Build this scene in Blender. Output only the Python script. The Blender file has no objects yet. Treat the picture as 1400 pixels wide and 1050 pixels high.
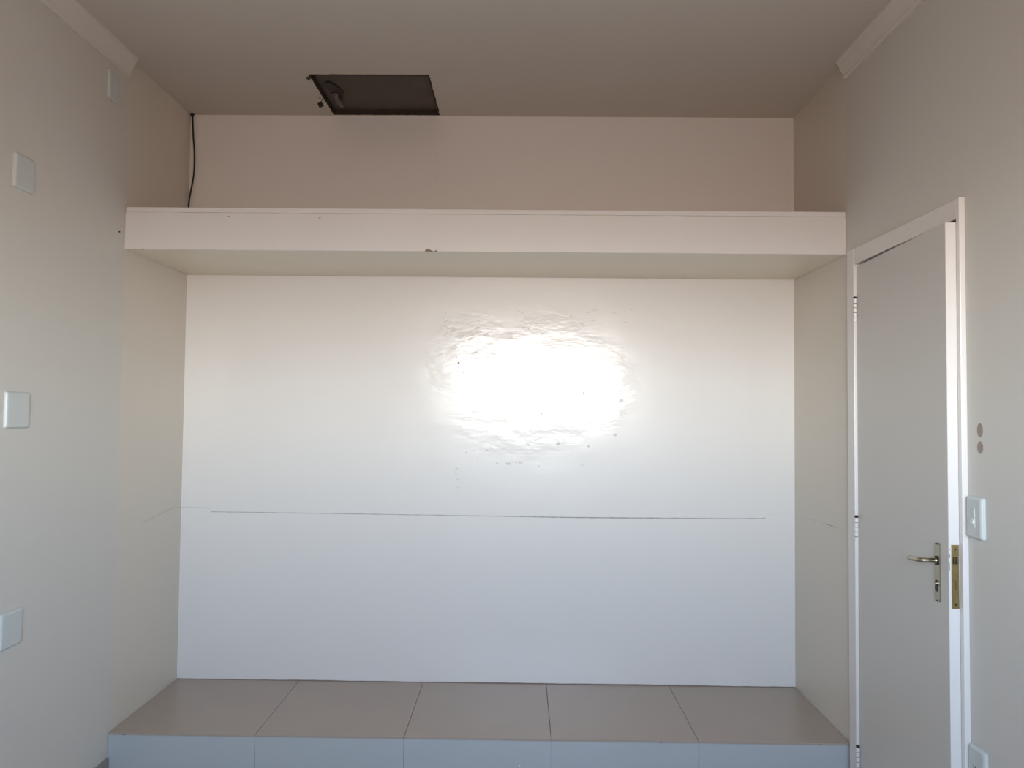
import bpy, bmesh, math, random
from mathutils import Matrix, Vector

# ---------------------------------------------------------------- camera
S = bpy.context.scene
COL = S.collection
cam = bpy.data.cameras.new('camera')
cam.sensor_width = 36
cam.lens = 1046.26 / 1400 * 36
cam.clip_start = 0.02
camo = bpy.data.objects.new('camera', cam)
COL.objects.link(camo)
EYE = 1.517
r_ = (0.99989384, 0.01078871, 0.00979352)
u_ = (-0.00939859, -0.03606802, 0.99930514)
f_ = (-0.01113444, 0.9992911, 0.03596279)
camo.matrix_world = Matrix(((r_[0], u_[0], -f_[0], 0), (r_[1], u_[1], -f_[1], 0),
                            (r_[2], u_[2], -f_[2], EYE), (0, 0, 0, 1)))
S.camera = camo

# ---------------------------------------------------------------- sky and light
W = bpy.data.worlds.new('sky')
S.world = W
W.use_nodes = True
nt = W.node_tree
nt.nodes.clear()
out = nt.nodes.new('ShaderNodeOutputWorld')
bg = nt.nodes.new('ShaderNodeBackground')
tc = nt.nodes.new('ShaderNodeTexCoord')
sp = nt.nodes.new('ShaderNodeSeparateXYZ')
mr = nt.nodes.new('ShaderNodeMapRange')
rp = nt.nodes.new('ShaderNodeValToRGB')
mr.inputs['From Min'].default_value = -1
mr.inputs['From Max'].default_value = 1
nt.links.new(tc.outputs['Generated'], sp.inputs[0])
nt.links.new(sp.outputs['Z'], mr.inputs['Value'])
nt.links.new(mr.outputs[0], rp.inputs[0])
nt.links.new(rp.outputs[0], bg.inputs['Color'])
nt.links.new(bg.outputs[0], out.inputs[0])
bg.inputs['Strength'].default_value = 34.0
# sunlit earth and roofs below the horizon, white haze at it, blue sky above
stops = [(-1.0, (.15, .105, .08)), (-.30, (.18, .125, .095)), (-.12, (.26, .190, .156)), (-.035, (.46, .40, .36)),
         (.02, (.95, .93, .89)), (.09, (.87, .945, .99)), (.20, (.55, .68, .84)), (.45, (.24, .34, .50)), (1.0, (.10, .17, .34))]
cr = rp.color_ramp
while len(cr.elements) > 1:
    cr.elements.remove(cr.elements[-1])
cr.elements[0].position = 0
cr.elements[0].color = (*stops[0][1], 1)
for z, c in stops[1:]:
    e = cr.elements.new((z + 1) / 2)
    e.color = (*c, 1)

WX0, WX1, WZ0, WZ1, YR = -.80, 1.18, 1.42, 2.32, -1.0      # the window behind the photographer
pl = bpy.data.lights.new('window_portal', 'AREA')
pl.shape = 'RECTANGLE'
pl.size = WX1 - WX0
pl.size_y = WZ1 - WZ0
pl.cycles.is_portal = True
plo = bpy.data.objects.new('window_portal', pl)
plo.location = ((WX0 + WX1) / 2, YR - .125, (WZ0 + WZ1) / 2)
plo.rotation_euler = (math.radians(90), 0, 0)      # shines towards +y
COL.objects.link(plo)

vs = S.view_settings
vs.view_transform = 'Standard'
vs.look = 'None'
vs.gamma = 1
vs.use_curve_mapping = False
vs.exposure = 0.14

# ---------------------------------------------------------------- helpers
XL, XR, YB, ZC = -1.78, 1.437, 4.03, 3.091
ZF = -.08          # floor level
random.seed(4)


def box(bm, x0, x1, y0, y1, z0, z1, bev=0, seg=2):
    r = bmesh.ops.create_cube(bm, size=1)
    vs_ = r['verts']
    for v in vs_:
        v.co = Vector(((x0 + x1) / 2 + v.co.x * (x1 - x0), (y0 + y1) / 2 + v.co.y * (y1 - y0),
                       (z0 + z1) / 2 + v.co.z * (z1 - z0)))
    if bev:
        es = list({e for v in vs_ for e in v.link_edges})
        bmesh.ops.bevel(bm, geom=es, offset=bev, segments=seg, affect='EDGES', profile=.5)


def tube(bm, pts, rad, n=10, cap=True):
    pts = [Vector(p) for p in pts]
    rings = []
    rads = rad if isinstance(rad, (list, tuple)) else [rad] * len(pts)
    prev = None
    for i, p in enumerate(pts):
        d = (pts[min(i + 1, len(pts) - 1)] - pts[max(i - 1, 0)]).normalized()
        a = prev if prev is not None else (Vector((0, 0, 1)) if abs(d.z) < .9 else Vector((1, 0, 0)))
        a = (a - d * a.dot(d)).normalized()
        prev = a
        b = d.cross(a)
        rings.append([bm.verts.new(p + (a * math.cos(t) + b * math.sin(t)) * rads[i])
                      for t in [2 * math.pi * k / n for k in range(n)]])
    for i in range(len(rings) - 1):
        for k in range(n):
            bm.faces.new((rings[i][k], rings[i][(k + 1) % n], rings[i + 1][(k + 1) % n], rings[i + 1][k]))
    if cap:
        bm.faces.new(rings[0][::-1])
        bm.faces.new(rings[-1])


def prism(bm, poly, axis, a0, a1):
    """extrude a closed 2-D outline along an axis; poly is in the two other axes, in order"""
    def mk(p, a):
        return {'x': (a, p[0], p[1]), 'y': (p[0], a, p[1]), 'z': (p[0], p[1], a)}[axis]
    A = [bm.verts.new(mk(p, a0)) for p in poly]
    B = [bm.verts.new(mk(p, a1)) for p in poly]
    n = len(poly)
    for i in range(n):
        bm.faces.new((A[i], A[(i + 1) % n], B[(i + 1) % n], B[i]))
    bm.faces.new(A[::-1])
    bm.faces.new(B)


def obj(name, bm, mat, parent=None, smooth=False):
    bmesh.ops.recalc_face_normals(bm, faces=bm.faces)
    me = bpy.data.meshes.new(name)
    bm.to_mesh(me)
    bm.free()
    me.materials.append(mat)
    if smooth:
        for p in me.polygons:
            p.use_smooth = True
    o = bpy.data.objects.new(name, me)
    COL.objects.link(o)
    if parent is not None:
        o.parent = parent
    return o


def boxobj(name, dims, mat, parent=None, bev=0, seg=2):
    bm = bmesh.new()
    box(bm, *dims, bev=bev, seg=seg)
    return obj(name, bm, mat, parent)


def centred(o):
    """move the object's origin to the middle of its mesh"""
    me = o.data
    c = sum((v.co for v in me.vertices), Vector()) / len(me.vertices)
    for v in me.vertices:
        v.co -= c
    o.location = o.location + c
    return o


def empty(name, loc, label, cat, group=None, rz=0):
    o = bpy.data.objects.new(name, None)
    o.empty_display_size = .05
    o.location = loc
    o.rotation_euler = (0, 0, rz)
    COL.objects.link(o)
    return tag(o, label, cat, group)


def tag(o, label, cat, group=None):
    o['label'] = label
    o['category'] = cat
    if group:
        o['group'] = group
    return o


def structure(o):
    o['kind'] = 'structure'
    return o


def mat(name, col, rough=.5, metal=0, bump=0, bscale=40, var=0, vscale=3, coat=0, spec=.5):
    m = bpy.data.materials.new(name)
    m.use_nodes = True
    t = m.node_tree
    p = t.nodes['Principled BSDF']
    p.inputs['Base Color'].default_value = (*col, 1)
    p.inputs['Roughness'].default_value = rough
    p.inputs['Metallic'].default_value = metal
    p.inputs['Coat Weight'].default_value = coat
    p.inputs['Coat Roughness'].default_value = .15
    p.inputs['Specular IOR Level'].default_value = spec
    tcn = t.nodes.new('ShaderNodeTexCoord')
    if var:
        n = t.nodes.new('ShaderNodeTexNoise')
        n.inputs['Scale'].default_value = vscale
        n.inputs['Detail'].default_value = 4
        t.links.new(tcn.outputs['Object'], n.inputs['Vector'])
        mx = t.nodes.new('ShaderNodeMix')
        mx.data_type = 'RGBA'
        mx.inputs['A'].default_value = (*[c * (1 - var) for c in col], 1)
        mx.inputs['B'].default_value = (*[min(1, c * (1 + var)) for c in col], 1)
        t.links.new(n.outputs['Fac'], mx.inputs['Factor'])
        t.links.new(mx.outputs['Result'], p.inputs['Base Color'])
    if bump:
        n = t.nodes.new('ShaderNodeTexNoise')
        n.inputs['Scale'].default_value = bscale
        n.inputs['Detail'].default_value = 3
        t.links.new(tcn.outputs['Object'], n.inputs['Vector'])
        b = t.nodes.new('ShaderNodeBump')
        b.inputs['Strength'].default_value = bump
        b.inputs['Distance'].default_value = .004
        t.links.new(n.outputs['Fac'], b.inputs['Height'])
        t.links.new(b.outputs[0], p.inputs['Normal'])
    return m


def math_node(t, op, a, b=None, c=None):
    n = t.nodes.new('ShaderNodeMath')
    n.operation = op
    for i, v in enumerate((a, b, c)):
        if v is None:
            continue
        if isinstance(v, (int, float)):
            n.inputs[i].default_value = v
        else:
            t.links.new(v, n.inputs[i])
    return n.outputs[0]


def smoothstep(t, val, a, b, to0=0, to1=1):
    n = t.nodes.new('ShaderNodeMapRange')
    n.interpolation_type = 'SMOOTHSTEP'
    n.inputs['From Min'].default_value = a
    n.inputs['From Max'].default_value = b
    n.inputs['To Min'].default_value = to0
    n.inputs['To Max'].default_value = to1
    t.links.new(val, n.inputs['Value'])
    return n.outputs[0]


# ---------------------------------------------------------------- materials
WALLC = (.67, .65, .605)
M_ceil = mat('matt_ceiling_paint', (.68, .635, .58), .8, bump=.06, bscale=30, var=.02)
M_white = mat('white_gloss_paint', (.78, .75, .73), .32, bump=.03, bscale=25)
M_shelf = mat('shelf_paint', (.76, .74, .72), .38, bump=.08, bscale=14, var=.015, vscale=5)
M_door = mat('door_paint', (.655, .635, .60), .42, bump=.02, bscale=60)
M_brass = mat('aged_brass', (.40, .31, .14), .32, 1, var=.25, vscale=60)
M_nickel = mat('champagne_metal', (.46, .42, .32), .3, 1, var=.1, vscale=60)
M_dark = mat('dark_metal', (.02, .016, .013), .5)
M_black = mat('black_rubber', (.012, .010, .010), .45)
M_plastic = mat('plate_plastic', (.60, .64, .63), .3)
M_brown = mat('dark_stained_wood', (.085, .066, .052), .55, bump=.2, bscale=20, var=.25, vscale=9)
M_liner = mat('dark_raw_edge', (.03, .02, .014), .8, bump=.4, bscale=50)
M_tile = mat('beige_porcelain_tile', (.415, .338, .282), .28, bump=.015, bscale=9, var=.05, vscale=4)
M_riser = mat('white_glazed_tile', (.46, .485, .505), .22, bump=.015, bscale=9, var=.02, vscale=4)
M_grout = mat('grout', (.24, .19, .16), .9)
M_floor = mat('floor_tile', (.44, .375, .30), .35, bump=.015, bscale=9, var=.05, vscale=4)
M_patch = mat('bare_plaster', (.36, .30, .25), .9)
M_chip = mat('exposed_filler', (.24, .20, .17), .9)
M_crack = mat('crack_filler', (.40, .38, .36), .7)


def wall_paint(name, col, rough, niche=None):
    """emulsion; beyond the shelf front the niche walls turn yellower and shinier"""
    m = mat(name, col, rough, bump=.05, bscale=22)
    if niche:
        t = m.node_tree
        p = t.nodes['Principled BSDF']
        g = t.nodes.new('ShaderNodeNewGeometry')
        s = t.nodes.new('ShaderNodeSeparateXYZ')
        t.links.new(g.outputs['Position'], s.inputs[0])
        k = smoothstep(t, s.outputs['Y'], 3.37, 3.40)
        mx = t.nodes.new('ShaderNodeMix')
        mx.data_type = 'RGBA'
        mx.inputs['A'].default_value = (*col, 1)
        mx.inputs['B'].default_value = (*niche, 1)
        t.links.new(k, mx.inputs['Factor'])
        t.links.new(mx.outputs['Result'], p.inputs['Base Color'])
        rr = smoothstep(t, s.outputs['Y'], 3.37, 3.40, rough, .4)
        t.links.new(rr, p.inputs['Roughness'])
    return m


M_side = wall_paint('room_emulsion', WALLC, .6, (.70, .645, .565))
M_rear = wall_paint('rear_emulsion', (.52, .47, .40), .6)

# glossy oil paint of the back wall: satin coat, with a shinier overpainted patch full of ripples
M_back = mat('glossy_oil_paint', (.79, .765, .74), .38, coat=.72)
t = M_back.node_tree
p = t.nodes['Principled BSDF']
g = t.nodes.new('ShaderNodeNewGeometry')
s = t.nodes.new('ShaderNodeSeparateXYZ')
t.links.new(g.outputs['Position'], s.inputs[0])


def disc(cx, cz, rx, rz, soft):
    dx = math_node(t, 'DIVIDE', math_node(t, 'SUBTRACT', s.outputs['X'], cx), rx)
    dz = math_node(t, 'DIVIDE', math_node(t, 'SUBTRACT', s.outputs['Z'], cz), rz)
    d = math_node(t, 'SQRT', math_node(t, 'ADD', math_node(t, 'MULTIPLY', dx, dx), math_node(t, 'MULTIPLY', dz, dz)))
    return smoothstep(t, d, 1 - soft, 1, 1, 0)


mask = disc(-.27, 1.80, .25, .27, .10)
for a in ((.16, 1.72, .30, .35, .10), (.38, 1.66, .28, .29, .2), (.02, 1.50, .42, .27, .25)):
    mask = math_node(t, 'MAXIMUM', mask, disc(*a))
n1 = t.nodes.new('ShaderNodeTexNoise')
n1.inputs['Scale'].default_value = 7
n1.inputs['Detail'].default_value = 5
n1.inputs['Roughness'].default_value = .55
mp = t.nodes.new('ShaderNodeMapping')
mp.inputs['Scale'].default_value = (1, 1, 2.2)
t.links.new(g.outputs['Position'], mp.inputs[0])
t.links.new(mp.outputs[0], n1.inputs['Vector'])
n2 = t.nodes.new('ShaderNodeTexNoise')
n2.inputs['Scale'].default_value = 2.2
n2.inputs['Detail'].default_value = 2
t.links.new(g.outputs['Position'], n2.inputs['Vector'])
hgt = math_node(t, 'MULTIPLY', math_node(t, 'SUBTRACT', n1.outputs['Fac'], .5), math_node(t, 'MULTIPLY_ADD', mask, .0015, .0006))
hgt = math_node(t, 'ADD', hgt, math_node(t, 'MULTIPLY', n2.outputs['Fac'], .004))
b = t.nodes.new('ShaderNodeBump')
b.inputs['Strength'].default_value = 1
b.inputs['Distance'].default_value = 1
t.links.new(hgt, b.inputs['Height'])
t.links.new(b.outputs[0], p.inputs['Normal'])
t.links.new(smoothstep(t, mask, 0, 1, .20, .15), p.inputs['Coat Roughness'])
t.links.new(b.outputs[0], p.inputs['Coat Normal'])

# ---------------------------------------------------------------- room shell
TH = .14
# floor slab and its tiles
floor = structure(boxobj('floor', (XL - TH, XR + TH, YR - TH, YB + TH, ZF - .12, ZF - .010), M_grout))
ft = .60
ys = [3.36 - ft * k for k in range(0, 9)]
ys = [y for y in ys if y > YR] + [YR]
xs = [XL]
x = -1.30
while x < XR:
    xs.append(x)
    x += ft
xs.append(XR)
for j in range(len(ys) - 1):
    for i in range(len(xs) - 1):
        boxobj('tile', (xs[i] + .0015, xs[i + 1] - .0015, ys[j + 1] + .0015, ys[j] - .0015, ZF - .012, ZF), M_floor, floor, bev=.001, seg=1)

# ceiling with the hatch opening cut through it
HX0, HX1, HY0, HY1 = -1.007, -.445, 3.532, 4.012
bm = bmesh.new()
box(bm, XL - TH, XR + TH, YR - TH, HY0, ZC, ZC + .12)
box(bm, XL - TH, XR + TH, HY1, YB + TH, ZC, ZC + .12)
box(bm, XL - TH, HX0, HY0, HY1, ZC, ZC + .12)
box(bm, HX1, XR + TH, HY0, HY1, ZC, ZC + .12)
ceiling = structure(obj('ceiling', bm, M_ceil))

wall_left = structure(boxobj('wall_left', (XL - TH, XL, YR - TH, YB + TH, ZF - .01, ZC), M_side))
wall_back = structure(boxobj('wall_back', (XL, XR, YB, YB + TH, ZF - .01, ZC), M_back))

# right wall round the door opening
DY0, DY1, DZ = 2.490, 3.268, 2.165
bm = bmesh.new()
box(bm, XR, XR + TH, YR - TH, DY0, ZF - .01, ZC)
box(bm, XR, XR + TH, DY1, YB + TH, ZF - .01, ZC)
box(bm, XR, XR + TH, DY0, DY1, DZ, ZC)
wall_right = structure(obj('wall_right', bm, M_side))

# wall behind the photographer round the window opening
bm = bmesh.new()
box(bm, XL, WX0, YR - TH, YR, ZF - .01, ZC)
box(bm, WX1, XR, YR - TH, YR, ZF - .01, ZC)
box(bm, WX0, WX1, YR - TH, YR, ZF - .01, WZ0)
box(bm, WX0, WX1, YR - TH, YR, WZ1, ZC)
structure(obj('wall_rear', bm, M_rear))
bm = bmesh.new()
fw = .035
box(bm, WX0, WX0 + fw, YR - .10, YR - .05, WZ0, WZ1)
box(bm, WX1 - fw, WX1, YR - .10, YR - .05, WZ0, WZ1)
box(bm, WX0 + fw, WX1 - fw, YR - .10, YR - .05, WZ1 - fw, WZ1)
box(bm, WX0 + fw, WX1 - fw, YR - .10, YR - .05, WZ0, WZ0 + fw)
structure(obj('window_1', bm, M_white))

# unseen box added behind the door to keep sky light out of its gap
hb = bmesh.new()
box(hb, XR + TH + 1.0, XR + TH + 1.1, 2.0, 3.8, ZF, 2.6)
box(hb, XR + TH, XR + TH + 1.1, 1.9, 2.0, ZF, 2.6)
box(hb, XR + TH, XR + TH + 1.1, 3.8, 3.9, ZF, 2.6)
box(hb, XR + TH, XR + TH + 1.1, 1.9, 3.9, 2.6, 2.7)
box(hb, XR + TH, XR + TH + 1.1, 1.9, 3.9, ZF - .12, ZF)
structure(obj('wall_sky_block', hb, M_rear))

# crown mouldings, ending where the niche begins
def crown(name, side, yend):
    bm = bmesh.new()
    X = XL if side < 0 else XR
    prof = [(0, 0), (.046, 0), (.046, -.010), (.038, -.018), (.030, -.034), (.020, -.052), (.014, -.066), (.014, -.074), (.008, -.080), (.008, -.088), (0, -.088)]
    prism(bm, [(X - side * a, ZC + b_) for a, b_ in prof], 'y', YR, yend)
    return structure(obj(name, bm, mat('moulding_paint', (.72, .69, .64), .6)))


crown('trim_1', -1, 3.375)
crown('trim_2', 1, 3.372)

# grey tile skirting along the floor
M_skirt = mat('grey_skirting_tile', (.30, .28, .245), .4, bump=.02, bscale=20)
structure(boxobj('baseboard_left', (XL, XL + .009, YR, 3.360, ZF, -.001), M_skirt, bev=.001))
structure(boxobj('baseboard_right', (XR - .009, XR, YR, 2.478, ZF, -.001), M_skirt, bev=.001))
structure(boxobj('baseboard_rear', (XL + .01, XR - .01, YR, YR + .009, ZF, -.001), M_skirt, bev=.001))

# ---------------------------------------------------------------- door frame and door
frame = empty('door_frame', (XR, (DY0 + DY1) / 2, 0), 'white painted wooden door frame with casing set in the right wall', 'door frame')
frame.location = (0, 0, 0)
CX = XR - .020
bm = bmesh.new()
box(bm, CX, XR, 2.476, 2.497, ZF, 2.228, bev=.003)
obj('casing', bm, M_white, frame)
bm = bmesh.new()
box(bm, CX, XR, 3.264, 3.332, ZF, 2.228, bev=.003)
obj('casing', bm, M_white, frame)
bm = bmesh.new()
box(bm, CX + .001, XR, 2.497, 3.264, 2.160, 2.227, bev=.003)
obj('casing', bm, M_white, frame)
bm = bmesh.new()
box(bm, XR - .001, XR + TH, 2.490, 2.493, ZF, 2.16)
box(bm, XR + .035, XR + .05, 2.493, 2.512, ZF, 2.16)
obj('jamb', bm, M_white, frame)
bm = bmesh.new()
box(bm, XR - .001, XR + TH, 3.2655, 3.268, ZF, 2.16)
box(bm, XR + .035, XR + .05, 3.253, 3.2655, ZF, 2.16)
obj('jamb', bm, M_white, frame)
bm = bmesh.new()
box(bm, XR - .001, XR + TH, 2.493, 3.2655, 2.160, 2.165)
box(bm, XR + .035, XR + .05, 2.512, 3.253, 2.148, 2.160)
obj('head_jamb', bm, M_white, frame)
structure(frame)
frame.name = 'door_1'

# the leaf: local +X = thickness (0 front face), local -Y from the hinge to the lock edge
TL, LW, LH = .034, .763, 2.150
ang = math.asin((1.4295 - 1.3845) / LW)
leaf = empty('door', (1.4295, 3.262, 0), 'plain white flush door standing slightly ajar in the right wall', 'door', rz=-ang)
boxobj('panel', (0, TL, -LW, 0, ZF + .008, LH), M_door, leaf, bev=.0018)
boxobj('edge_strip', (0.0006, TL - .0006, -LW - .0012, -LW + .001, ZF + .009, LH - .001), M_white, leaf)
for z0, z1 in ((1.912, 2.012), (.985, 1.085), (.032, .132)):
    hg = bmesh.new()
    n = 5
    for k in range(n):
        a = z0 + (z1 - z0) * k / n
        tube(hg, [(-.008, -.001, a + .0012), (-.008, -.001, a + (z1 - z0) / n - .0012)], .0085, 12)
    h = obj('hinge', hg, M_white, leaf)
    hp = bmesh.new()
    tube(hp, [(-.008, -.001, z0 + .002), (-.008, -.001, z1 + .001), (-.008, -.001, z1 + .005), (-.008, -.001, z1 + .009)], [.0070, .0070, .0080, .004], 10)
    obj('hinge_pin', hp, M_dark, h)
    sc = bmesh.new()
    for k in (1.4, 3.5):
        zz = z0 + (z1 - z0) * k / 5
        tube(sc, [(.0005, -.010, zz), (-.0012, -.010, zz)], .0032, 8)
    obj('screw', sc, M_nickel, h)

# lever handle on a long plate
ly = -(3.262 - 2.568)
pm = bmesh.new()
outl = []
hw = .019
for zc, s0 in ((1.098 - hw * .55, 1), (.902 + hw * .55, -1)):
    for k in range(9):
        a_ = math.pi * k / 8
        outl.append((ly + math.cos(a_) * hw * s0, zc + math.sin(a_) * hw * .55 * s0))
prism(pm, outl, 'x', -.0045, 0)
bmesh.ops.bevel(pm, geom=[e for e in pm.edges if all(abs(v.co.x + .0045) < 1e-6 for v in e.verts)], offset=.0015, segments=2, affect='EDGES')
plate = obj('handle_plate', pm, M_nickel, leaf)
plate['label'] = 'champagne metal handle plate'
lv = bmesh.new()
tube(lv, [(-.004, ly, 1.038), (-.013, ly, 1.038)], .0115, 18)
tube(lv, [(-.012, ly, 1.038), (-.036, ly, 1.038), (-.048, ly + .001, 1.038), (-.053, ly + .006, 1.0375), (-.055, ly + .014, 1.037),
          (-.057, ly + .050, 1.0335), (-.058, ly + .080, 1.031), (-.058, ly + .083, 1.031)],
     [.0078, .0078, .0080, .0086, .0082, .0076, .0072, .005], 14)
obj('lever', lv, M_nickel, leaf, True)['label'] = 'champagne metal lever'
bmk = bmesh.new()
tube(bmk, [(-.0042, ly, 1.038), (-.0075, ly, 1.038)], .0155, 20)
obj('collar', bmk, M_dark, plate)
kc = bmesh.new()
outk = [(ly + math.cos(a_) * .0085, .966 + math.sin(a_) * .0085) for a_ in [math.pi * k / 10 for k in range(11)]]
outk += [(ly + math.cos(a_) * .0085, .944 + math.sin(a_) * .0085) for a_ in [math.pi + math.pi * k / 10 for k in range(11)]]
prism(kc, outk, 'x', -.0052, -.003)
obj('keyhole', kc, M_dark, plate)
kc = bmesh.new()
tube(kc, [(-.004, ly, .963), (-.011, ly, .963)], .0075, 16)
box(kc, -.0112, -.0108, ly - .0045, ly + .0045, .9622, .9638)
obj('cylinder', kc, M_nickel, plate)
for zz in (1.093, .907):
    kc = bmesh.new()
    tube(kc, [(-.004, ly, zz), (-.0055, ly, zz)], .003, 10)
    obj('screw', kc, M_dark, plate)

# brass lock on the leaf's edge
lock = boxobj('lock_plate', (.008, .031, -LW - .0035, -LW - .001, .898, 1.102), M_brass, leaf, bev=.0006)
lock['label'] = 'worn brass lock faceplate'
for zz in (1.088, .911):
    kc = bmesh.new()
    tube(kc, [(.0195, -LW - .003, zz), (.0195, -LW - .0042, zz)], .0034, 10)
    obj('screw', kc, M_dark, lock)
boxobj('latch_opening', (.012, .027, -LW - .0038, -LW - .003, 1.040, 1.064), M_dark, lock)
kc = bmesh.new()
prism(kc, [(.0135, -LW - .003), (.0135, -LW - .011), (.020, -LW - .0045), (.020, -LW - .003)], 'z', 1.0415, 1.0625)
obj('latch', kc, M_brass, lock)
boxobj('bolt', (.014, .025, -LW - .0045, -LW - .003, .952, .994), M_brass, lock, bev=.0004)
boxobj('bolt_slot', (.017, .0215, -LW - .0049, -LW - .0045, .957, .989), mat('worn_bolt', (.22, .12, .07), .6, 1), lock)
for (z0, z1, w_) in ((1.060, 1.070, .003), (1.02, 1.045, .002), (1.085, 1.089, .003)):
    boxobj('paint_chip', (.0012, .0012 + w_, -LW - .0016, -LW - .001, z0, z1), M_chip, leaf)

# ---------------------------------------------------------------- concrete shelf across the niche
YS, ZS0, ZS1 = 3.384, 2.227, 2.417
shelf = empty('niche_shelf', (-.17, 3.7, ZS0), 'long thick white painted shelf spanning the niche from wall to wall', 'shelf')
shelf.location = (0, 0, 0)
boxobj('shelf_slab', (XL + .0005, XR - .0005, YS + .004, YB - .0005, ZS0, ZS1 - .006), mat('slab_bounce_tint', (.88, .80, .66), .4, bump=.06, bscale=14), shelf, bev=.002)  # warm bounce light on the underside is put into the slab colour
bm = bmesh.new()                    # plastered front face with a slightly wavy lower edge
N = 64
for i in range(N + 1):
    pass
rows = []
for i in range(N + 1):
    x = XL + .001 + (XR - XL - .002) * i / N
    w_ = .0016 * math.sin(i * .55) + .0012 * math.sin(i * 1.7 + 1)
    rows.append([bm.verts.new(c) for c in ((x, YS + .004, ZS0 - .001), (x, YS + w_ * .3, ZS0 + .001 + w_ * .5),
                                            (x, YS + w_ * .3, ZS1 - .0235 + w_ * .6), (x, YS + .004, ZS1 - .022 + w_ * .6))])
for i in range(N):
    for k in range(4):
        bm.faces.new((rows[i][k], rows[i][(k + 1) % 4], rows[i + 1][(k + 1) % 4], rows[i + 1][k]))
bm.faces.new(rows[0])
bm.faces.new(rows[-1][::-1])
obj('front_board', bm, M_shelf, shelf)
boxobj('edge_strip', (XL + .004, XR - .002, YS - .0012, YS + .030, ZS1 - .022, ZS1), mat('strip_paint', (.76, .745, .73), .3, bump=.05, bscale=12), shelf, bev=.002)
for x, z, w_, h_ in ((-1.313, 2.377, .016, .004), (-.905, 2.374, .011, .0035), (-1.697, 2.2265, .010, .004), (-1.735, 2.2265, .012, .003)):
    c = bmesh.new()
    prism(c, [(x - w_ / 2, z), (x - w_ * .2, z + h_ / 2), (x + w_ * .3, z + h_ * .4), (x + w_ / 2, z), (x + w_ * .2, z - h_ / 2), (x - w_ * .3, z - h_ * .4)], 'y', YS - .0012, YS + .002)
    obj('chip', c, M_chip, shelf)
c = bmesh.new()
prism(c, [(-.432 + a_ * .001, 2.2225 + b_ * .001) for a_, b_ in ((0, 4), (3, 13), (14, 16), (22, 13), (32, 7), (40, 4), (48, 8), (52, 12), (54, 7), (50, 3), (38, 1), (22, 4), (8, 3))], 'y', YS - .0016, YS + .002)
obj('chip', c, M_chip, shelf)

# ---------------------------------------------------------------- tiled platform in the bottom of the niche
YP, ZP = 3.362, .105
plat = empty('tiled_platform', (0, 0, 0), 'low platform covered in beige tiles filling the bottom of the niche', 'platform')
boxobj('base', (XL + .0005, XR - .0005, YP + .010, YB - .0005, ZF + .0005, ZP - .009), M_grout, plat)
jx = [XL + .001, -1.139, -.491, .147, .783, XR - .001]
for i in range(5):
    centred(boxobj('tile', (jx[i] + .0009, jx[i + 1] - .0009, YP - .003, YB - .003, ZP - .009, ZP + random.uniform(-.0004, .0004)), M_tile, plat, bev=.0012, seg=1))
for i in range(5):
    o = centred(boxobj('riser_tile', (jx[i] + .0005, jx[i + 1] - .0005, YP, YP + .010, ZF + .002, ZP - .0095), M_riser, plat, bev=.001, seg=1))
    o['label'] = 'white riser tile'
for x, w_ in ((-1.709, .014), (1.30, .008), (-.95, .006), (.62, .006)):
    boxobj('chip', (x - w_ / 2, x + w_ / 2, YP - .0038, YP - .001, ZP - .0085, ZP - .0045), M_chip, plat)
c = bmesh.new()
tube(c, [(.012, YP + .001, -.012), (.012, YP - .001, -.012)], .0028, 10)
obj('paint_speck', c, M_white, plat)
bm = bmesh.new()                    # uneven bead of filler between the tiles and the wall
N = 90
rr = random.Random(7)
a_, rows = 0, []
for i in range(N + 1):
    x = XL + .002 + (XR - XL - .004) * i / N
    a_ = .7 * a_ + rr.uniform(-.0012, .0012)
    h_ = .004 + a_
    rows.append([bm.verts.new(c) for c in ((x, YB - .0006, ZP - .002), (x, YB - .007, ZP - .002), (x, YB - .006, ZP + .0008), (x, YB - .0006, ZP + max(.001, h_)))])
for i in range(N):
    for k in range(4):
        bm.faces.new((rows[i][k], rows[i][(k + 1) % 4], rows[i + 1][(k + 1) % 4], rows[i + 1][k]))
obj('filler_bead', bm, M_grout, plat)

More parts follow.
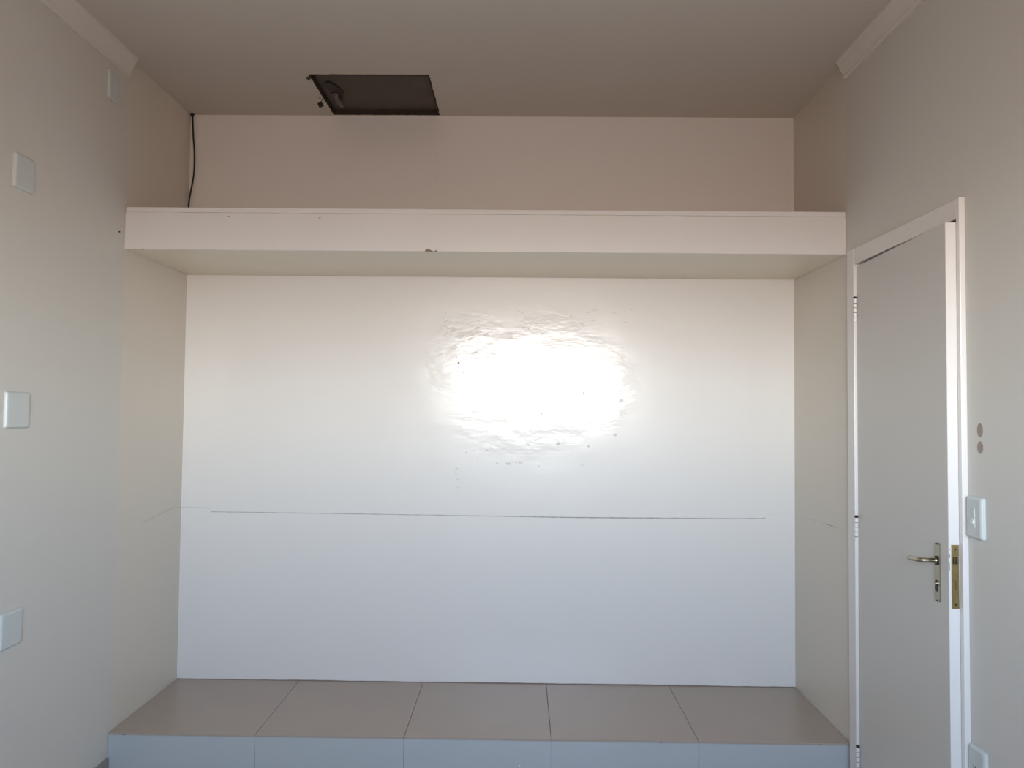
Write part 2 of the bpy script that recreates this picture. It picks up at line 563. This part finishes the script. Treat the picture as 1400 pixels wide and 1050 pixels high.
# ---------------------------------------------------------------- flaws in the plaster (children of their walls)
def ridge(name, pts, w0, parent, m, depth=.0012, axis='B', amp=.0012, seed=1):
    """a thin proud line of filler or paint following the wall"""
    rr = random.Random(seed)
    bm = bmesh.new()
    rows = []
    dense = []
    for (a, b_) in zip(pts[:-1], pts[1:]):
        k = max(2, int(math.dist(a, b_) / .03))
        for i in range(k):
            q = i / k
            dense.append((a[0] + (b_[0] - a[0]) * q, a[1] + (b_[1] - a[1]) * q, a[2] + (b_[2] - a[2]) * q))
    dense.append(pts[-1])
    for x_, z_, w_ in dense:
        z_ += rr.uniform(-amp, amp) * .5
        w_ = w_ * w0 * rr.uniform(.7, 1.3)
        if axis == 'B':
            P = ((x_, YB + .0005, z_ - w_), (x_, YB - depth, z_ - w_ * .6), (x_, YB - depth, z_ + w_ * .6), (x_, YB + .0005, z_ + w_))
        elif axis == 'V':
            P = ((x_ - w_, YB + .0005, z_), (x_ - w_ * .6, YB - depth, z_), (x_ + w_ * .6, YB - depth, z_), (x_ + w_, YB + .0005, z_))
        elif axis == 'L':
            P = ((XL - .0005, x_, z_ - w_), (XL + depth, x_, z_ - w_ * .6), (XL + depth, x_, z_ + w_ * .6), (XL - .0005, x_, z_ + w_))
        else:
            P = ((XR + .0005, x_, z_ - w_), (XR - depth, x_, z_ - w_ * .6), (XR - depth, x_, z_ + w_ * .6), (XR + .0005, x_, z_ + w_))
        rows.append([bm.verts.new(c) for c in P])
    for i in range(len(rows) - 1):
        for k in range(3):
            bm.faces.new((rows[i][k], rows[i][k + 1], rows[i + 1][k + 1], rows[i + 1][k]))
    return obj(name, bm, m, parent)


ridge('crack', [(-1.777, .996, .5), (-1.626, .994, .8)], .0018, wall_back, M_crack, seed=2)
ridge('crack', [(-1.622, .975, .9), (-.7, .971, .8), (-.04, .968, 1.1), (.30, .966, 1.7), (.62, .967, 1.5), (1.0, .970, .7), (1.275, .973, .8), (1.283, .974, 1.8)], .0021, wall_back, M_crack, seed=3)
ridge('crack', [(1.283, .996, .5), (1.434, .995, .5)], .0018, wall_back, mat('pale_ridge', (.72, .71, .70), .4), seed=5)
ridge('crack', [(4.02, 1.000, .3), (3.90, 1.003, .6), (3.66, .980, .4), (3.60, .976, .1)], .0020, wall_left, mat('side_crack', (.50, .455, .40), .8), axis='L', seed=6)
ridge('crack', [(3.98, .996, .2), (3.80, 1.000, .5), (3.72, 1.0, .2)], .0014, wall_right, mat('side_crack_pale', (.56, .52, .45), .8), axis='R', seed=7)
ridge('crack', [(3.66, 1.003, .3), (3.58, 1.005, .9), (3.50, 1.006, .5)], .0018, wall_right, mat('side_crack', (.40, .37, .33), .8), axis='R', seed=8)
ridge('crack', [(-.469, 3.088, .8), (-.466, 2.9, .5), (-.461, 2.62, .7), (-.460, 2.42, .6)], .0012, wall_back, mat('seam', (.72, .68, .66), .5), axis='V', seed=9)

# blisters and dried runs in the glossy paint
bl = bmesh.new()
rr = random.Random(12)


def blister(bm, x, z, a, b_, h_, rot=0):
    n = 10
    ring = []
    for q, f0 in ((1.0, -.0004), (.8, h_ * .45), (.45, h_ * .9)):
        row = []
        for k in range(n):
            th = 2 * math.pi * k / n
            px, pz = math.cos(th) * a * q, math.sin(th) * b_ * q
            row.append(bm.verts.new((x + px * math.cos(rot) - pz * math.sin(rot), YB - f0, z + px * math.sin(rot) + pz * math.cos(rot))))
        ring.append(row)
    top = bm.verts.new((x, YB - h_, z))
    for i in range(2):
        for k in range(n):
            bm.faces.new((ring[i][k], ring[i][(k + 1) % n], ring[i + 1][(k + 1) % n], ring[i + 1][k]))
    for k in range(n):
        bm.faces.new((ring[2][k], ring[2][(k + 1) % n], top))


for x, z, sc in ((-.329, 1.217, 1.1), (-.335, 1.195, .9), (-.324, 1.160, .9), (-.320, 1.118, 1), (-.118, 1.246, 1.2), (-.06, 1.245, 1.6), (-.02, 1.25, .8),
                 (.0, 1.252, 1.2), (.012, 1.246, .8), (-.22, 1.262, .7), (-.28, 1.30, 1), (-.24, 1.31, .8), (-.17, 1.315, 1), (-.05, 1.30, .9), (.043, 1.345, 1.1),
                 (.20, 1.352, 1.5), (.08, 1.37, .7), (.36, 1.34, 1.2), (.10, 1.235, .8), (.33, 1.24, .8), (-.10, 1.37, .8), (.50, 1.40, 1.3), (.53, 1.58, 1.2)):
    blister(bl, x, z, .0085 * sc, .0055 * sc, .0022 * sc, rr.uniform(-.5, .5))
for k in range(34):
    x = -.30 + rr.gauss(0, .09)
    z = 1.93 + rr.gauss(0, .05)
    blister(bl, x, z, rr.uniform(.008, .022), rr.uniform(.003, .006), rr.uniform(.0009, .0018), rr.uniform(.1, .6))
for k in range(16):
    blister(bl, rr.uniform(-.1, .6), rr.uniform(1.93, 2.06), rr.uniform(.01, .03), rr.uniform(.003, .006), rr.uniform(.0006, .0012), rr.uniform(-.4, .4))
ob = obj('paint_blister', bl, M_back, wall_back, True)
ob['kind'] = 'stuff'
for x, z, r in ((-.328, 1.771, .006), (-.30, 1.721, .0035), (.333, 1.619, .0045), (.111, 1.506, .004), (-.34, 1.80, .003), (-.27, 1.745, .002), (.16, 1.80, .003)):
    c = bmesh.new()
    tube(c, [(x, YB + .001, z), (x, YB - .0008, z)], r, 8)
    obj('pinhole', c, mat('pinhole', (.35, .31, .28), .9), wall_back)

# two bare oval patches over the switch, nail marks
for z, rz in ((1.473, .0215), (1.419, .0195)):
    c = bmesh.new()
    prism(c, [(2.410 + math.cos(2 * math.pi * k / 24) * .0150 * (1 + .04 * math.sin(3 * k)), z + math.sin(2 * math.pi * k / 24) * rz) for k in range(24)], 'x', XR - .0007, XR + .002)
    obj('bare_patch', c, M_patch, wall_right)['label'] = 'brown oval patch of bare plaster'
c = bmesh.new()
tube(c, [(XL - .002, 3.336, 2.294), (XL + .004, 3.336, 2.294)], .0035, 8)
obj('nail', c, M_dark, wall_left)

# ---------------------------------------------------------------- ceiling hatch
hatch = empty('ceiling_hatch', (0, 0, 0), 'dark brown recessed access hatch in the ceiling above the shelf', 'hatch')
boxobj('panel', (HX0 + .004, HX1 - .004, HY0 + .004, HY1 - .004, ZC + .020, ZC + .040), M_brown, hatch, bev=.002)
bm = bmesh.new()
rr = random.Random(3)


def ragged(bm, p0, p1, inn, t0=.004):
    """liner strip whose lower lip wanders a little past the plaster edge"""
    n = 26
    rows = []
    for i in range(n + 1):
        q = i / n
        x = p0[0] + (p1[0] - p0[0]) * q
        y = p0[1] + (p1[1] - p0[1]) * q
        o_ = rr.uniform(0, .005)
        w_ = t0 + rr.uniform(-.001, .001)
        rows.append([bm.verts.new(c) for c in ((x - inn[0] * o_, y - inn[1] * o_, ZC - .0015), (x + inn[0] * w_, y + inn[1] * w_, ZC - .0015),
                                                (x + inn[0] * w_, y + inn[1] * w_, ZC + .06), (x + inn[0] * .0002, y + inn[1] * .0002, ZC + .06))])
    for i in range(n):
        for k in range(4):
            bm.faces.new((rows[i][k], rows[i][(k + 1) % 4], rows[i + 1][(k + 1) % 4], rows[i + 1][k]))
    bm.faces.new(rows[0])
    bm.faces.new(rows[-1][::-1])


ragged(bm, (HX0, HY0), (HX1, HY0), (0, 1))
ragged(bm, (HX0, HY1), (HX1, HY1), (0, -1))
ragged(bm, (HX0, HY0), (HX0, HY1), (1, 0))
ragged(bm, (HX1, HY0), (HX1, HY1), (-1, 0))
obj('frame', bm, M_liner, hatch)
ZH = ZC + .020
bm = bmesh.new()
prism(bm, [(a_ - .005, b_ - .055) for a_, b_ in ((-.968, 3.740), (-.955, 3.712), (-.940, 3.700), (-.925, 3.722), (-.906, 3.765), (-.896, 3.825), (-.905, 3.872), (-.925, 3.860), (-.945, 3.868), (-.962, 3.850), (-.958, 3.800), (-.965, 3.765))], 'z', ZH - .008, ZH + .001)
obj('latch_case', bm, M_dark, hatch)
bm = bmesh.new()
tube(bm, [(-.945, 3.780, ZH - .006), (-.945, 3.780, ZH - .018)], .017, 16)
tube(bm, [(-.945, 3.780, ZH - .017), (-.943, 3.805, ZH - .020), (-.941, 3.865, ZH - .020), (-.938, 3.905, ZH - .019)], [.010, .014, .0135, .010], 10)
lvr = obj('latch_lever', bm, mat('dull_grey_metal', (.15, .125, .115), .5, .3), hatch, True)
lvr['label'] = 'grey metal latch lever'
bm = bmesh.new()
tube(bm, [(HX0 + .002, 3.556, ZC - .002), (HX0 - .012, 3.558, ZC - .008), (HX0 - .022, 3.560, ZC - .004)], [.005, .0075, .003], 8)
obj('hinge_stub', bm, M_dark, hatch)

# little block on a wire at the hatch's left edge
pd = empty('padlock', (0, 0, 0), 'tiny dark square block hanging on a wire at the hatch left edge', 'padlock')
bm = bmesh.new()
box(bm, -.012, .012, -.007, .007, -.012, .012, bev=.002)
b_ = obj('body', bm, M_black, pd)
b_.location = (-1.020, 3.79, ZC - .0395)
b_.rotation_euler = (0, math.radians(-28), math.radians(10))
bm = bmesh.new()
tube(bm, [(-.999, 3.79, ZC + .004), (-1.003, 3.79, ZC - .006), (-1.012, 3.79, ZC - .013), (-1.018, 3.79, ZC - .022), (-1.024, 3.79, ZC - .030)], .0014, 8)
tube(bm, [(-1.012, 3.79, ZC - .013), (-1.028, 3.788, ZC - .006), (-1.031, 3.786, ZC - .001)], .0012, 8)
obj('wire', bm, M_dark, pd)

# ---------------------------------------------------------------- black cable in the corner above the shelf
P = [(-1.768, 4.020, 3.091), (-1.766, 4.019, 3.06), (-1.759, 4.016, 2.97), (-1.750, 4.012, 2.89), (-1.747, 4.010, 2.82), (-1.751, 4.012, 2.75),
     (-1.762, 4.012, 2.68), (-1.770, 4.010, 2.62), (-1.772, 4.008, 2.56), (-1.772, 4.008, 2.50), (-1.772, 4.008, 2.421)]
pts = []
for i in range(len(P) - 1):
    p0, p1, p2, p3 = (Vector(P[max(0, min(len(P) - 1, i + k))]) for k in (-1, 0, 1, 2))
    for k in range(5):
        q = k / 5
        pts.append(.5 * ((2 * p1) + (p2 - p0) * q + (2 * p0 - 5 * p1 + 4 * p2 - p3) * q * q + (3 * p1 - p0 - 3 * p2 + p3) * q ** 3))
pts.append(Vector(P[-1]))
bm = bmesh.new()
tube(bm, pts, .0042, 10)
cab = obj('cable', bm, M_black, None, True)
tag(cab, 'thin black cable hanging in the left corner above the shelf', 'cable')
bm = bmesh.new()
tube(bm, [(-1.768, 4.0195, 3.0915), (-1.768, 4.019, 3.083), (-1.767, 4.019, 3.076)], [.010, .009, .005], 10)
obj('grommet', bm, M_black, cab)

# ---------------------------------------------------------------- electrical plates
def plate_thing(name, side, y0, y1, z0, z1, th, label, cat, group=None):
    X = XL if side < 0 else XR
    d = -side
    root = empty(name, (X, (y0 + y1) / 2, (z0 + z1) / 2), label, cat, group)
    hy, hz = (y1 - y0) / 2, (z1 - z0) / 2
    bm = bmesh.new()                        # pillow-edged cover: three nested outlines
    rings = []
    for ins, dep in ((0, .0003), (0, th * .45), (.0035, th * .85), (.008, th)):
        c = .007
        row = []
        for sy, sz, a0 in ((1, 1, 0), (-1, 1, 90), (-1, -1, 180), (1, -1, 270)):
            for k in range(5):
                a_ = math.radians(a0 + k * 22.5)
                row.append(bm.verts.new((d * dep, sy * (hy - ins - c) + c * math.cos(a_), sz * (hz - ins - c) + c * math.sin(a_))))
        rings.append(row)
    n = len(rings[0])
    for i in range(3):
        for k in range(n):
            bm.faces.new((rings[i][k], rings[i][(k + 1) % n], rings[i + 1][(k + 1) % n], rings[i + 1][k]))
    bm.faces.new(rings[-1])
    bm.faces.new(rings[0][::-1])
    obj('cover', bm, M_plastic, root)
    return root


G = 'blank cover plates on the left wall'
plate_thing('blank_plate', -1, 3.205, 3.285, 2.842, 2.968, .012, 'small blank plate high on the left wall just under the crown moulding', 'wall plate', G)
plate_thing('blank_plate', -1, 2.622, 2.733, 2.286, 2.410, .012, 'blank white plate on the left wall, second from the top', 'wall plate', G)
plate_thing('blank_plate', -1, 2.618, 2.745, 1.441, 1.570, .012, 'blank white plate at mid height on the left wall', 'wall plate', G)
plate_thing('blank_plate', -1, 2.628, 2.743, .676, .803, .012, 'lowest blank white plate on the left wall, cut by the frame edge', 'wall plate', G)

sw = plate_thing('light_switch', 1, 2.386, 2.470, 1.133, 1.264, .014, 'white light switch beside the door frame under two brown spots', 'light switch')
bm = bmesh.new()
box(bm, -.0155, -.013, -.009, .009, -.032, .032, bev=.001)
ins = obj('switch_insert', bm, M_plastic, sw)
bm = bmesh.new()
prism(bm, [(-.0150, -.001), (-.0165, -.001), (-.0215, -.014), (-.0205, -.017), (-.0150, -.017)], 'y', -.0075, .0075)
obj('rocker', bm, M_white, sw)
bm = bmesh.new()
prism(bm, [(-.0150, .024), (-.0180, .024), (-.0162, .008), (-.0150, .008)], 'y', -.0075, .0075)
obj('rocker', bm, M_plastic, sw)
so = plate_thing('wall_socket', 1, 2.388, 2.475, .359, .487, .013, 'white wall socket low beside the door frame, cut by the bottom of the picture', 'socket')
bm = bmesh.new()
prism(bm, [(math.cos(a_) * .020, math.sin(a_) * .012) for a_ in [2 * math.pi * k / 6 for k in range(6)]], 'x', -.0140, -.011)
obj('socket_insert', bm, M_plastic, so)
for yy, zz in ((-.0095, 0), (0, .003), (.0095, 0)):
    bm = bmesh.new()
    tube(bm, [(-.0142, yy, zz + .002), (-.0136, yy, zz + .002)], .0030, 10)
    obj('pin_hole', bm, M_dark, so)
